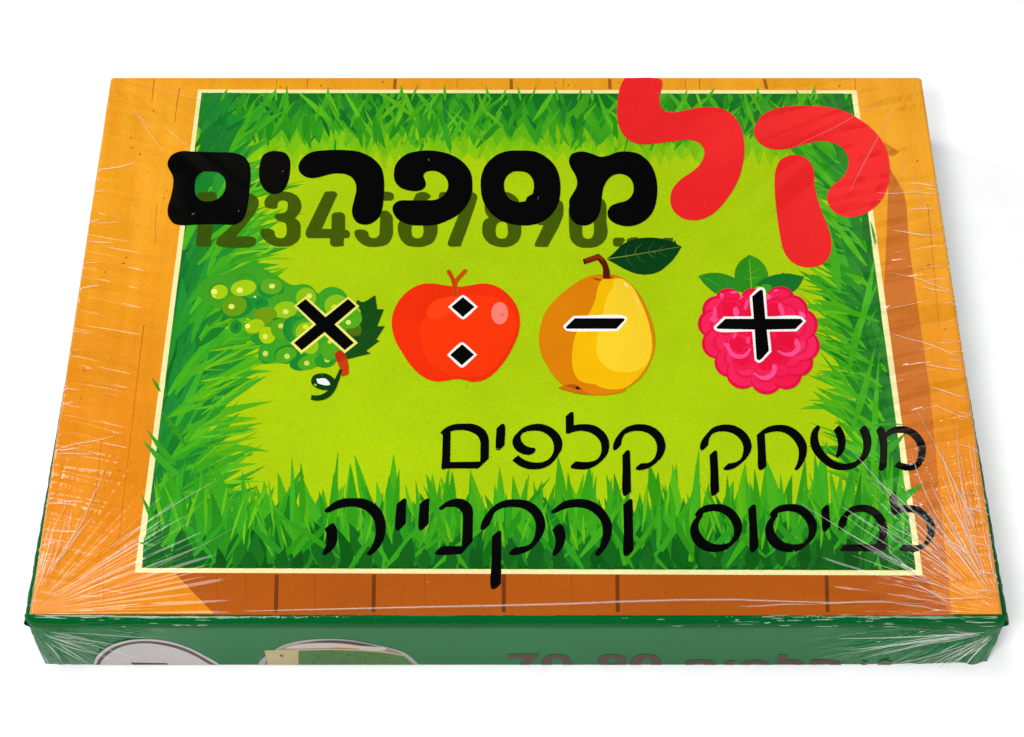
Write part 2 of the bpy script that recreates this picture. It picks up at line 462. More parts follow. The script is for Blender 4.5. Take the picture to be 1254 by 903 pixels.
for _ in range(46):                                   # knots and ink flecks in the printed wood
    side = R.choice('LLRRTB')
    if side == 'L': y = R.uniform(120, 720); x = 137-(y-96)*.153+R.uniform(10, 90)
    elif side == 'R': y = R.uniform(120, 720); x = 1127+(y-96)*.153-R.uniform(6, 60)
    elif side == 'T': y = R.uniform(99, 107); x = R.uniform(250, 1040)
    else: y = R.uniform(712, 742); x = R.uniform(190, 1150)
    a.put([ell(x, y, R.uniform(.5, 2.2), R.uniform(.5, 1.1), R.uniform(0, 180), 10)], (178, 92, 18))
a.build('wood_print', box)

a = Art(); a.poly('242.5,110* 1049,111* 1130,705* 165,701.5*', (247, 236, 172)); a.build('picture_border', box)

# grass picture
G = Art()
PAN = '247,114* 1043,115* 1121.5,699* 173.5,696*'
G.poly(PAN, (173, 207, 12))
def inside_x(y): return 247-(y-114)*.1263, 1043+(y-115)*.1345
def jit(c, k=10): 
    t = R.uniform(-k, k); return tuple(max(0, min(255, q+t*(1.0 if i == 1 else .7))) for i, q in enumerate(c))
def lerp(a, b, t): return tuple(p+(q-p)*t for p, q in zip(a, b))
QUAD = [(247, 114), (1043, 115), (1121.5, 699), (173.5, 696)]
def clip(poly):
    for k in range(4):
        (ax, ay), (bx, by) = QUAD[k], QUAD[(k+1) % 4]; out = []
        side_ = lambda p: (bx-ax)*(p[1]-ay) - (by-ay)*(p[0]-ax)
        for i in range(len(poly)):
            p, q = poly[i-1], poly[i]; sp, sq = side_(p), side_(q)
            if (sp >= 0) != (sq >= 0):
                t = sp/(sp-sq); out.append((p[0]+(q[0]-p[0])*t, p[1]+(q[1]-p[1])*t))
            if sq >= 0: out.append(q)
        poly = out
        if len(poly) < 3: return []
    return poly
def blade(x, y, ang, ln, wd, bend, rgb, base=.55, lim=True):
    """tapered grass leaf from (x, y); ang in degrees, 90 = up the picture"""
    L, Rr = [], []; n = 8; base = base*.45; a0 = math.radians(ang); px, py = x, y
    for i in range(n+1):
        t = i/n; aa = a0 + math.radians(bend)*t
        w_ = wd*.5*(base+(1-base)*min(1, t*2.6))*(1-t**1.7)
        nx, ny = -math.sin(aa), -math.cos(aa)
        L.append((px+nx*w_, py+ny*w_)); Rr.append((px-nx*w_, py-ny*w_))
        px += math.cos(aa)*ln/n; py -= math.sin(aa)*ln/n
    n = len(L)-1
    pts = L+Rr[::-1]
    z = nz(9e-8); N = len(pts)
    for i in range(n):
        q = [pts[i], pts[N-1-i], pts[N-2-i], pts[i+1]]
        if lim: q = clip(q)
        if len(q) < 3: continue
        w_ = [lid_at(*p) for p in q]; o = len(G.v)
        ar = sum(w_[k-1][0]*w_[k][1]-w_[k][0]*w_[k-1][1] for k in range(len(w_)))
        if abs(ar) < 1e-13: continue
        G.v += [(a_, b_, HB+z) for a_, b_ in w_]
        fc = list(range(o, o+len(w_))); G.f.append(fc if ar > 0 else fc[::-1]); G.c.append(col(rgb))
DK = (22, 108, 40); DK2 = (14, 92, 36); MD = (40, 142, 30); LT = (72, 172, 28); YL = (118, 192, 22); YY = (146, 204, 18); TEAL = (22, 140, 56)
G.poly('247.3,114.3* 290,114.5* 262,200* 252,320* 240,480* 232,640* 230,695.8* 173.8,695.7*', (18, 112, 44))
G.poly('1042.7,115.3* 1121.2,698.7* 1060,698* 1062,560* 1040,380* 1012,200* 1000,115.2*', (24, 106, 36))
G.poly('174.2,692* 1120.6,695* 1121.2,698.7* 173.8,695.7*', (14, 84, 24))
_j = [(190, 640)]
for _k in range(70): _j += [(200+_k*13, R.uniform(606, 622)), (206.5+_k*13, R.uniform(624, 640))]
G.put([_j + [(1115, 662), (176, 660)]], (34, 134, 28), 1e-7)
G.poly('176,660* 1115,662* 1120.6,695.2* 174.2,692.2*', (18, 100, 26))
# -- top band: soft fringe, then dark gaps pointing down, then crossing light leaves
def teeth(y0, amp, step, rgb, x0=236, x1=1062, top=114.5):
    pts = []; x = x0; 
    lo = []
    while x < x1:
        s_ = R.uniform(.6, 1.4)*step
        lo.append((x, y0+R.uniform(-.25, .1)*amp)); lo.append((x+s_*R.uniform(.35, .65), y0+amp*R.uniform(.45, 1.15)))
        x += s_
    lo.append((x1, y0))
    q = []
    for X, Y in lo:
        a_, b_ = inside_x(Y); q.append((max(a_+.5, min(b_-.5, X)), Y))
    G.put([[(247.5, top)] + q + [(1042.5, top+.6)]], rgb, 8e-8)
teeth(188, 20, 17, (140, 201, 16)); teeth(176, 20, 22, (122, 194, 18)); teeth(166, 18, 24, (100, 184, 22)); teeth(154, 24, 22, (62, 164, 26))
teeth(138, 30, 26, (36, 142, 28)); teeth(122, 30, 22, (22, 118, 32))
for k in range(150):
    x = R.uniform(242, 1050); t = R.random()
    blade(x, R.uniform(130, 186), R.choice((R.uniform(48, 80), R.uniform(100, 132))), R.uniform(40, 72), R.uniform(6, 12), R.uniform(-16, 16), jit(lerp(MD, LT, t), 10), .35)
for k in range(44):
    x = R.uniform(250, 1040)
    blade(x, R.uniform(118, 142), R.choice((R.uniform(-72, -50), R.uniform(-130, -108), R.uniform(-100, -80))), R.uniform(22, 46), R.uniform(6, 13), R.uniform(-12, 12), jit(lerp(DK, MD, R.random()*.6), 8), .5)
for k in range(80):
    x = R.uniform(246, 1046)
    blade(x, R.uniform(140, 182), R.choice((R.uniform(42, 72), R.uniform(108, 138))), R.uniform(34, 66), R.uniform(4.5, 9), R.uniform(-20, 20), jit(lerp(LT, (98, 186, 24), R.random()), 10), .3)
for k in range(46):                                                  # dark leaf gaps hanging into the fringe
    x = R.uniform(260, 1030)
    blade(x, R.uniform(136, 152), R.uniform(-108, -72), R.uniform(22, 42), R.uniform(7, 13), R.uniform(-14, 14), jit(lerp(MD, (52, 156, 26), R.random()), 8), .6)
for k in range(60):
    x = R.uniform(270, 1010)
    blade(x, R.uniform(172, 196), R.uniform(70, 110), R.uniform(14, 26), R.uniform(6, 11), R.uniform(-10, 10), jit((126, 196, 16), 9), .8)
# -- side bands: leaves leaning into the middle
def side(sgn, rows):
    for (inn0, inn1, n_, ang0, ang1, l0, l1, w0, w1, c0, c1, bend, ya, yb) in rows:
        for k in range(n_):
            y = ya + (yb-ya)*(k+R.random())/n_
            a_, b_ = inside_x(y); e = a_ if sgn < 0 else b_
            inn = R.uniform(inn0, inn1); ang = R.uniform(ang0, ang1)
            x = e - sgn*inn
            A = ang if sgn < 0 else 180-ang
            blade(x, y, A, R.uniform(l0, l1), R.uniform(w0, w1), R.uniform(*bend)*(1 if sgn < 0 else -1), jit(lerp(c0, c1, R.random()), 9), .45)
Lf = (-1, [
    (0, 30, 34, 6, 42, 100, 140, 15, 24, (92, 184, 24), (70, 170, 30), (-22, 10), 230, 650),
    (0, 44, 46, 10, 52, 76, 120, 16, 26, (46, 152, 34), (62, 166, 30), (-24, 12), 170, 660),
    (-8, 20, 36, 24, 70, 70, 110, 18, 28, (22, 126, 44), (34, 144, 38), (-22, 12), 140, 690),
    (-4, 12, 22, 45, 88, 60, 100, 20, 30, (18, 112, 48), (26, 128, 48), (-12, 12), 140, 694),
    (-4, 34, 50, 52, 88, 56, 100, 10, 18, (26, 128, 48), (40, 150, 44), (-16, 10), 200, 694),
    (0, 44, 40, 32, 74, 60, 120, 9, 16, (50, 160, 34), (76, 178, 28), (-26, 6), 170, 694),
    (10, 70, 30, 14, 54, 44, 92, 7, 13, (52, 164, 34), (92, 184, 26), (-18, 8), 190, 690),
    (8, 66, 20, 16, 60, 40, 70, 8, 14, (26, 126, 40), (34, 140, 40), (-12, 10), 200, 690)])
side(*Lf)
side(-1, [(-4, 30, 26, 40, 80, 50, 80, 12, 20, (20, 116, 46), (34, 140, 40), (-14, 8), 130, 260), (40, 84, 44, 2, 46, 44, 86, 3, 6.5, (120, 194, 22), (84, 180, 24), (-18, 10), 220, 680), (30, 70, 40, 2, 46, 40, 80, 2.5, 5, (60, 164, 30), (84, 180, 24), (-18, 10), 220, 680)])
Rt = (1, [
    (0, 26, 32, 6, 46, 70, 104, 12, 20, (98, 186, 22), (76, 172, 28), (-20, 10), 240, 650),
    (0, 36, 44, 12, 50, 56, 92, 13, 21, (50, 156, 28), (66, 166, 26), (-20, 10), 170, 660),
    (-6, 20, 32, 20, 64, 52, 90, 14, 24, (24, 116, 32), (38, 138, 30), (-18, 12), 140, 694),
    (-4, 12, 20, 50, 86, 50, 90, 16, 26, (24, 108, 36), (32, 120, 36), (-10, 12), 150, 694),
    (-4, 26, 36, 50, 86, 50, 90, 10, 16, (28, 116, 34), (40, 140, 32), (-14, 8), 200, 694),
    (4, 44, 36, 16, 56, 44, 90, 6, 12, (60, 166, 26), (84, 178, 24), (-18, 6), 170, 694),
    (4, 50, 22, 14, 54, 36, 70, 6, 11, (30, 126, 34), (44, 146, 30), (-12, 10), 190, 694)])
side(*Rt)
side(1, [(34, 70, 36, 6, 48, 34, 66, 2.5, 6, (120, 194, 20), (84, 180, 24), (-18, 10), 220, 680), (26, 56, 40, 6, 48, 34, 66, 2.5, 5, (56, 160, 26), (84, 178, 24), (-18, 10), 220, 680)])
for y, ln, an in ((430, 130, 82), (330, 90, 100), (560, 160, 88), (640, 120, 104), (500, 110, 72), (380, 100, 76), (690, 150, 118), (690, 170, 95)):
    a_, b_ = inside_x(y); blade(b_-R.uniform(26, 60), y+30, an, ln, R.uniform(10, 15), R.uniform(-26, 10), jit((66, 170, 26), 6), .4)
# -- bottom band
for (n_, ya, yb, l0, l1, w0, w1, c0, c1, a0, a1) in (
    (84, 640, 690, 56, 96, 14, 22, (88, 182, 22), (58, 164, 26), 76, 104),
    (84, 655, 696, 54, 98, 14, 22, (40, 148, 26), (60, 166, 26), 68, 112),
    (50, 690, 700, 60, 100, 16, 26, (26, 122, 28), (40, 142, 28), 62, 118),
    (46, 694, 702, 30, 66, 18, 30, (16, 94, 24), (22, 106, 28), 60, 120),
    (46, 670, 702, 60, 104, 8, 14, (44, 152, 28), (66, 168, 24), 58, 122),
    (34, 690, 702, 34, 64, 14, 22, (20, 104, 26), (28, 118, 28), 64, 116),
    (22, 680, 700, 80, 130, 7, 12, (40, 150, 26), (60, 164, 24), 36, 60),
    (13, 680, 700, 70, 110, 7, 12, (40, 146, 28), (60, 160, 26), 118, 142),
    (60, 630, 676, 30, 64, 3, 7, (104, 188, 20), (76, 176, 24), 70, 110),
    (26, 694, 702, 22, 44, 16, 26, (14, 84, 22), (20, 98, 24), 70, 110)):
    for k in range(n_):
        x = 180 + 935*(k+R.random())/n_
        edge = max(0, (330-x)/150) + max(0, (x-960)/150)
        blade(x, R.uniform(ya, yb), R.uniform(a0, a1), R.uniform(l0, l1)*(1+.35*min(1, edge)), R.uniform(w0, w1), R.uniform(-14, 14), jit(lerp(c0, c1, R.random()), 8), .5)
# tall single tips of the front row
for x, y, ln, wd in ((803, 620, 54, 16), (548, 632, 56, 9), (536, 640, 52, 7), (745, 640, 55, 9), (699, 640, 62, 11), (718, 640, 64, 8), (850, 640, 90, 11), (928, 640, 66, 11), (608, 640, 46, 9), (616, 640, 56, 7), (660, 640, 52, 8), (584, 640, 46, 7),
                     (405, 640, 62, 8), (410, 640, 88, 7), (483, 640, 66, 9), (475, 640, 55, 8), (513, 640, 52, 6), (450, 640, 60, 7), (357, 640, 80, 8), (370, 640, 74, 10), (890, 640, 58, 8), (960, 640, 60, 8), (640, 645, 58, 9), (770, 645, 58, 8), (825, 640, 50, 8), (985, 640, 70, 9), (1010, 640, 80, 9)):
    blade(x, y, R.uniform(84, 98), ln, wd, R.uniform(-8, 8), jit((58, 164, 26), 12), .9)
# leaves that run across the printed border
for x, y, an, ln, wd, bd in ((222, 585, 142, 66, 12, -14), (215, 570, 133, 56, 10, -10), (226, 545, 120, 50, 9, 12), (195, 650, 120, 50, 8, -8), (190, 668, 178, 22, 5, -20), (196, 480, 118, 20, 5, 6),
                      (1090, 622, 38, 50, 14, -6), (1078, 560, 40, 42, 12, 8), (1085, 640, 60, 40, 8, 0), (1068, 522, 8, 40, 4, -14), (1062, 400, 64, 26, 4, -8), (1072, 300, 100, 30, 4, 6)):
    blade(x, y, an, ln, wd, bd, jit((56, 160, 34), 8), .6, False)
for x in (268, 332, 341, 353, 402, 487, 496, 507, 548, 598, 610, 640, 651, 684, 706, 725, 838, 864, 922, 934, 979, 990, 1003):
    blade(x+R.uniform(-3, 3), 124, R.choice((R.uniform(50, 80), R.uniform(92, 118))), R.uniform(15, 22), R.uniform(3, 5), R.uniform(-10, 10), jit((80, 176, 30), 10), .9, False)
G.build('grass_picture', box)

# counting row "1234567890..." overprinted in dark green
DG = (64, 88, 8)
A5 = 5.971
dg = [((230,220,A5), [('70,125 85,100 150,97 195,97 212,115 205,200 182,330* 165,492* 75,492 62,470 75,340 90,215 110,160 75,150', ())]),
 ((230,220,A5), [('350,100 455,105 510,140 518,185 495,240 430,330 352,420* 475,423 497,440 495,475 475,493 235,493 207,470 220,435 310,350 390,260 415,200 400,165 360,160 320,170', ())]),
 ((230,220,A5), [('560,185 565,150 600,112 660,93 740,95 800,125 830,180 825,230 785,285* 820,320 825,380 815,440 760,485 690,495 620,485 560,445 530,395 535,370 560,363 605,365 630,380 640,415 660,430 700,428 718,410 722,350 710,320 680,312 650,300 635,275 645,255 690,248 720,235 730,200 728,170 705,157 670,162 655,185 655,205 640,217 600,215 570,205', ())]),
 ((230,220,A5), [('1000,97* 1015,92 1075,92 1095,110* 980,363* 1050,365* 1052,262* 1070,246 1130,246 1150,265* 1150,370* 1165,372 1185,395 1180,430* 1142,432* 1140,490* 1060,493 1040,475* 1040,432* 880,432* 862,410 865,375*', ())]),
 ((430,220,A5), [('25,385 35,372 100,372 125,390 130,415 150,430 185,428 207,405* 212,280* 215,235* 260,232 300,270 305,330 302,420 265,475 190,495 110,490 55,455 28,415', ()), ('80,97* 285,95 310,112 308,148 292,158* 150,158* 150,233* 214,234* 211,278* 80,278*', ())]),
 ((430,220,A5), [('343,330 400,250 455,150 475,110 510,95 550,98 582,125 555,155 500,250 600,260 630,330 628,400 600,460 540,490 480,497 410,485 365,445 343,385', ('443,340* 527,340* 527,400 510,428 485,433 455,425 443,400',))]),
 ((430,220,A5), [('640,130 655,97 680,95* 895,98 922,125 915,165* 860,330* 800,492* 722,493 706,475 715,440* 800,200 790,165 655,160', ())]),
 ((430,220,A5), [('975,190 985,130 1060,95 1150,97 1215,140 1235,200 1215,270 1240,330 1243,400 1215,460 1150,495 1080,495 1010,470 965,415 960,340 975,300 1005,282* 980,240', ('1060,345 1075,320 1105,313 1135,322 1143,350 1143,410 1125,432 1085,433 1062,415',))]),
 ((630,220,A5), [('150,240 160,190 220,150 300,145 350,170 358,215 355,265 325,345* 245,492* 235,497* 155,495* 145,480* 212,338* 165,330 140,290', ())]),
 ((630,220,A5), [('398,300 400,200 440,150 520,130 600,135 650,150 670,190 672,300 680,400 660,450 610,490 540,503 470,495 415,450 400,380', ('495,350 500,250 530,215 565,230 578,320 578,400 560,432 530,437 505,425 497,400',))]),
 ((630,220,A5), [('722,440 735,428* 795,428* 808,445* 780,492* 735,492 722,480', ())]),
 ((630,220,A5), [('820,445 850,428 905,430 890,470 840,490', ())]),
 ((630,220,A5), [('1085,430* 1160,430* 1155,470* 1085,470*', ())])]
for i, (vw, ps) in enumerate(dg):
    a = Art(vw)
    for o_, h_ in ps: a.poly(o_, DG, h_)
    a.build('digit' if i < 10 else 'dot', box, M_OVER)

# title letters
BK = (5, 5, 5); RED = (240, 38, 40)
title = [((190,160,A5), '92,235 120,185 190,155 290,158 430,162 580,168 650,195 690,250 699,310 692,430 683,520 665,610 635,665 580,692 490,690 400,690 290,693 200,697 135,682 97,630 93,570 115,490 132,400 130,340 110,300 95,270', ('345,308 400,304 460,312 505,350 516,400 505,450 470,495 430,515 380,522 330,512 297,470 290,420 300,350',)),
 ((190,160,A5), '768,240 790,185 840,157 900,155 955,170 985,215 988,290 975,370 940,440 895,467 845,465 795,430 765,370 760,300', ()),
 ((350,160,A5), '92,270 115,215 180,165 290,148 420,146 540,160 640,210 700,280 718,360 718,470 705,580 680,640 620,685 570,692 520,675 490,630 485,580 500,510 515,440 510,390 480,345 430,322 360,318 290,332 220,350 160,348 110,318', ()),
 ((470,160,A5), '75,300 95,240 160,180 260,153 380,153 490,180 580,235 635,310 648,390 645,460 615,540 550,615 460,665 370,695 270,698 160,685 95,645 65,590 70,550 110,518 200,514 300,514 370,510 430,485 465,435 470,390 450,345 400,308 350,299 305,310 290,335 300,365 307,400 290,430 250,446 190,444 120,420 80,370', ()),
 ((470,160,A5), '708,400 715,330 750,250 820,185 900,155 1000,150 1110,158 1190,200 1250,260 1280,330 1292,400 1290,470 1275,540 1235,610 1170,665 1090,693 1000,698 900,680 820,640 760,580 720,500', ('880,390 895,345 940,308 990,302 1050,315 1088,360 1098,410 1090,465* 1050,490 1035,520* 985,526 930,510 890,460',)),
 ((630,160,A5), '398,225 415,180 460,160 510,158 570,175 630,195 690,185 750,162 830,157 910,175 980,230 1025,310 1043,400 1040,500 1010,600 950,665 870,700 800,702 730,680 690,645 680,605 700,560 750,535 820,515 860,475 871,430 862,380 830,340 780,322 730,328 690,355 660,400 645,450 635,530 625,600 600,650 550,690 490,698 440,680 405,630 400,570 402,510 430,460 455,410 455,360 440,320 415,280', ())]
for vw, o_, h_ in title:
    a = Art(vw); a.poly(o_, BK, h_); a.build('title_letter', box, None, 'thick rounded black letter')
a = Art((740,85,A5))
a.poly('150,68* 370,68 415,80 424,110 412,170 404,230 415,280 440,308 490,318 570,308 680,285 770,280 860,292 940,340 995,420 1020,520 1024,620 1005,733 970,833 900,948 810,1048 720,1098 640,1108 560,1086 500,1028 482,958 500,878 560,808 630,760 690,710 725,650 730,600 710,560 670,530 610,520 530,526 430,540 330,552 240,548 160,505 115,440 95,360 93,280 105,180 125,110', RED)
a.build('title_letter', box, None, 'large red letter cut off at the back edge')
a = Art((900,110,A5))
a.poly('137,310 150,260 190,200 260,155 350,130 450,122 560,122 680,130 800,160 910,220 1000,290 1070,370 1112,460 1130,560 1128,650 1120,697 1085,788 1010,873 930,918 850,936 770,923 710,883 675,818 675,768 710,708 770,660 810,610 828,550 822,490 790,435 730,398 650,381 580,384 510,402 420,430 330,442 250,434 180,395 145,345', RED)
a.view = (900,190,A5)
a.poly('290,180 298,110 325,50 380,12 440,3 500,15 550,60 577,125 580,210 600,310 640,430 680,530 702,610 705,690 685,750 640,800 570,823 500,822 430,795 375,740 345,670 325,570 308,450 294,320', RED)
a.build('title_letter', box, None, 'large red letter of two strokes')

# caption letters
K8 = 8.36; K7 = 6.947
sam_o = '88,300* 130,245 200,205 300,192 390,200 470,240 535,310 572,390 572,460 545,535 480,605 400,665 320,683 230,680 140,645 75,580 45,500 45,430 70,370 105,325*'
sam_h = '175,290 230,272 290,266 370,285 430,330 475,400 490,470 475,540 440,585 370,603 290,600 220,570 160,510 130,440 135,380 175,310*'
cap = [((530,490,K8), [('80,340 130,290 210,255 320,246 410,250 490,280 545,330 572,400 575,460 573,605* 465,706* 130,710 105,718 90,705 95,600 102,360* 85,350', ('183,325* 240,316 320,314 400,335 455,370 485,430 487,500 485,635* 178,640*',))]),
 ((530,490,K8), [('652,297* 710,248 735,258 735,465* 680,517 655,518 645,500', ())]),
 ((530,490,K8), [('815,435 825,390 870,335 930,285 1000,258 1090,248 1180,270 1254,316 1304,374 1326,440 1318,510 1284,570 1250,620 1190,675 1120,705 1040,716 960,708 880,675 815,625* 830,605 875,570* 910,600 980,633 1070,645 1150,630 1205,590 1235,530 1238,470 1215,405 1165,355 1100,325 1030,320 960,328 915,350 900,385 910,430 950,470 1000,490 1040,495 1052,515 1035,545 985,570* 920,558 860,525 825,480', ())]),
 ((680,500,K8), [('106,88* 165,42 187,50* 190,180* 250,170 340,170 420,190 500,250 545,330 552,400 535,470 490,530 420,590 340,625 290,633 200,628 158,615 160,595 210,548* 290,556 370,550 430,525 465,470 472,400 455,340 400,280 340,250 270,238 200,245 130,267 108,262*', ())]),
 ((680,500,K8), [('590,400 605,340 650,270 720,205 800,175 880,168 970,185 1050,230 1105,300 1128,380 1120,440 1090,505 1020,575 950,620 870,640 825,632 825,615 875,570* 960,560 1010,520 1035,460 1040,400 1025,340 980,285 920,250 840,238 770,248 710,275 685,320 672,385* 610,437 592,425', ()), ('686,485* 740,432 765,445* 770,600 776,862* 720,902 695,897 688,600', ())]),
 ((850,500,K8), [('58,400 75,340 130,265 190,205 270,177 350,172 430,190 510,240 565,310 588,380 580,440 540,510 470,580 400,625 330,640 298,628 350,570* 420,558 475,525 500,460 502,400 480,340 430,285 370,255 300,243 230,250 180,275 155,320 142,385* 80,438 62,425', ()), ('157,485* 215,437 235,447* 245,600 256,859* 195,903 175,893 165,650', ())]),
 ((850,500,K8), [('640,280* 720,215 800,182 880,175 960,185 1040,225 1110,295 1148,370 1155,430 1140,510 1100,590 1050,640 1028,632 1050,580 1068,510 1068,430 1045,370 1000,310 940,265 870,245 800,248 722,268* 730,400 740,600* 690,638 660,630 650,450', ())]),
 ((990,490,K8), [('98,262 120,285* 100,340 102,420 130,490 190,570 260,625 340,652 420,652 490,625 535,580 558,510 558,440 545,380 518,315* 565,268 590,275 630,350 645,430 635,510 600,590 520,665 440,712 350,725 260,712 170,665 90,590 40,520 18,450 20,380 45,310', ()), ('255,315* 315,268 350,315 375,380 380,450 360,530 305,592 278,580 295,520 300,450 285,380', ())]),
 ((990,490,K8), [('695,315 745,275 775,300 785,335* 840,295 920,273 1000,278 1090,315 1155,380 1195,460 1200,540 1175,630 1120,700 1060,725 980,725 920,705 880,685 920,635* 980,655 1050,662 1095,645 1118,590 1122,520 1105,450 1065,395 1010,355 940,342 870,350 802,385* 808,500 800,690* 745,732 722,722 730,600 730,480 710,370', ())]),
 ((390,600,K8), [('62,220 110,170 180,120 260,95 350,90 460,95 550,130 630,200 680,300 690,390 675,490 620,600 530,675 492,662 530,610 570,520 585,420 575,340 535,265 470,210 390,183 300,180 200,200 90,240', ()), ('62,405* 150,345 180,380 193,440 190,540 150,610 65,675 40,660 70,590 85,520 80,450', ())]),
 ((390,600,K8), [('800,150* 880,92 900,100* 895,350* 815,422 788,410', ())]),
 ((390,600,K8), [('1035,150* 1115,92 1137,100* 1130,350* 1050,422 1028,410', ())]),
 ((530,600,K7), [('52,165 110,110 180,82 250,82 310,115 340,170 342,240 340,440* 245,552* 30,555 18,540 80,482* 245,482* 255,300 255,230 240,185 200,155 150,150 110,155 72,178', ())]),
 ((530,600,K7), [('405,320 420,270 470,190 540,125 620,92 710,85 790,93 870,130 930,200 957,280 950,350 910,430 830,515 750,550 680,562 648,550 660,525 695,495* 770,485 825,465 860,410 875,340 870,270 830,205 770,165 700,152 620,155 550,180 520,210 500,260 485,300* 425,350 407,340', ()), ('502,400* 565,352 583,360* 583,500 580,800* 530,845 497,843 500,600', ())]),
 ((660,590,K8), [('122,318 180,260 260,205 350,185 440,183 530,200 620,250 700,340 742,420 748,500 730,590 680,690 600,768 572,748 620,670 648,570 650,480 625,400 570,335 500,290 420,270 330,272 250,290 145,332', ()), ('132,498* 205,437 240,450 268,520 270,590 240,680 165,765 137,750 160,680 168,610 155,540', ())]),
 ((660,590,K8), [('862,240* 935,182 957,192* 962,400 968,705* 910,765 872,760 868,500', ())]),
 ((840,595,K8), [(sam_o, (sam_h,))]),
 ((840,595,K8), [('635,243* 690,195 715,205* 725,350 743,630* 690,687 660,682 648,450', ())]),
 ((840+766/K8,595,K8), [(sam_o, (sam_h,))]),
 ((1000,590,K8), [('45,295* 105,240 128,255* 132,350 145,460* 85,518 62,508 52,400', ())]),
 ((1000,590,K8), [('222,440 235,390 290,320 350,265 430,243 520,245 600,275 670,340 715,420 725,500 705,580 660,640* 720,640 732,660 700,700 640,715 245,717* 240,705 280,648* 600,645* 635,580 640,500 620,420 570,360 510,325 440,316 380,325 330,350 310,400 300,450* 245,505 222,490', ())]),
 ((1000,590,K8), [('740,165* 795,113 815,120* 835,262* 900,248 990,248 1080,280 1150,335 1200,420 1212,500 1185,590 1110,670 1020,720 930,723 850,705 848,690 885,648* 980,655 1050,650 1105,620 1130,550 1130,480 1105,410 1050,355 980,322 900,320 840,330 785,350 768,340 755,260', ())])]
for vw, ps in cap:
    a = Art(vw)
    for o_, h_ in ps: a.poly(o_, BK, h_)
    a.build('caption_letter', box)

# ---- grapes
def piece(view, name, parent, items, plane='lid', mat=None, label=None):
    a = Art(view, plane)
    for it in items:
        if isinstance(it[0], str): a.poly(it[0], it[1], it[2] if len(it) > 2 else ())
        else: a.put([it[0]], it[1])
    return a.build(name, parent, mat, label)
VG = (250,330,9.033); V6 = (350,335,9.03); V7 = (350,415,9.646)
grape = piece(V6, 'grape_picture', box, [('-560,-40 -300,-60 -120,20 60,130 200,135 400,240 520,200 700,420 760,560 640,780 560,960 400,1020 150,1060 -60,930 -200,900 -330,560 -620,420 -900,330 -980,180 -860,60 -700,20', (62, 160, 34))])
piece(V6, 'leaf', grape, [('780,330 795,297* 850,322 990,245* 1010,400* 1085,403* 1010,590* 1095,588* 1000,740* 1040,748* 890,860* 939,891* 674,957* 600,860* 700,600 830,450', (22, 76, 20)),
   (stroke('700,760 820,600 930,440', 6, 2), (50, 104, 34)), (stroke('860,540 960,450 1010,420', 5, 1), (14, 60, 14)), (stroke('800,700 900,660 980,600', 4, 1), (46, 100, 34)), (stroke('720,880 820,800 900,770', 4, 1), (40, 94, 30))], label='dark green toothed leaf')
def gr(view, *es):
    return piece(view, 'grape', grape, [(ell(*e[:5]), e[5]) for e in es])
HLc = (226, 232, 104); HL2 = (200, 220, 90)
gr(VG, (170,215,180,118,-12,(66,158,32)), (160,250,105,90,-15,(34,140,42)), (168,255,96,80,-15,(168,204,18)), (112,252,36,30,0,(236,240,110)), (112,305,22,14,20,(222,226,50)))
gr(VG, (470,130,110,75,10,(52,152,34)), (470,175,105,100,0,(60,160,34)), (435,212,142,88,-10,(164,204,22)), (395,238,36,32,0,(234,240,110)))
gr(VG, (738,222,146,106,0,(34,138,44)), (745,195,122,88,0,(96,168,30)), (752,192,33,27,0,HLc))
gr(VG, (370,425,185,118,-15,(30,132,44)), (335,412,140,112,-15,(100,156,18)), (303,418,33,29,0,HLc))
gr(VG, (610,375,105,72,5,(28,140,48)), (610,372,45,18,-25,(22,124,44)), (563,312,17,9,30,(222,240,200)))
gr(VG, (880,372,165,98,0,(66,162,36)), (900,455,134,94,-10,(148,198,22)), (903,474,33,28,0,HLc))
gr(VG, (680,515,130,92,-8,(112,154,16)), (820,560,66,20,0,(36,130,40)))
gr(VG, (350,640,62,75,20,(34,136,44)), (355,640,20,45,25,(24,116,40)))
gr(VG, (570,650,120,85,-15,(98,164,20)), (560,635,110,75,-15,(164,200,14)), (482,633,30,25,0,(240,238,96)))
gr(VG, (590,775,75,58,20,(40,148,40)), (700,735,92,94,30,(170,206,10)), (675,750,28,30,0,HLc))
gr(VG, (845,665,108,112,0,(84,164,26)), (850,632,31,27,0,HL2))
gr(VG, (1000,670,130,150,0,(30,136,46)), (1030,680,100,140,0,(60,164,40)), (1085,690,76,92,0,(148,194,20)), (1090,630,30,26,0,(214,226,60)))
gr((0,320,2.986), (972,341,28,36,0,(40,146,40)), (985,338,38,34,0,(56,160,34)), (971,340,10,10,0,HL2))
gr((0,320,2.986), (1050,342,48,34,-10,(28,132,44)), (1046,345,40,28,-20,(76,168,28)), (1050,350,10,10,0,HL2))
gr((0,320,2.986), (1110,372,52,28,-12,(26,130,44)), (1132,370,45,26,-20,(78,168,28)), (1122,375,10,9,0,HL2))
gr((0,320,2.986), (1190,364,40,27,-8,(42,148,36)), (1197,362,11,10,0,HL2))
gr(V6, (190,235,142,112,0,(62,162,36)), (225,275,112,112,0,(140,194,20)), (262,255,31,28,0,HLc))
gr(V6, (515,310,172,155,0,(62,162,36)), (560,362,132,122,0,(140,194,24)), (542,382,38,33,0,(214,228,60)))
gr(V6, (760,625,82,72,30,(80,112,14)), (712,502,132,114,0,(80,174,26)), (693,547,29,26,0,HLc))
gr(V6, (190,630,170,150,0,(36,142,44)), (210,640,140,135,0,(64,164,40)), (225,650,120,105,-20,(152,192,18)), (220,597,34,28,0,(216,228,40)))
gr(V6, (270,800,92,100,-20,(150,194,24)))
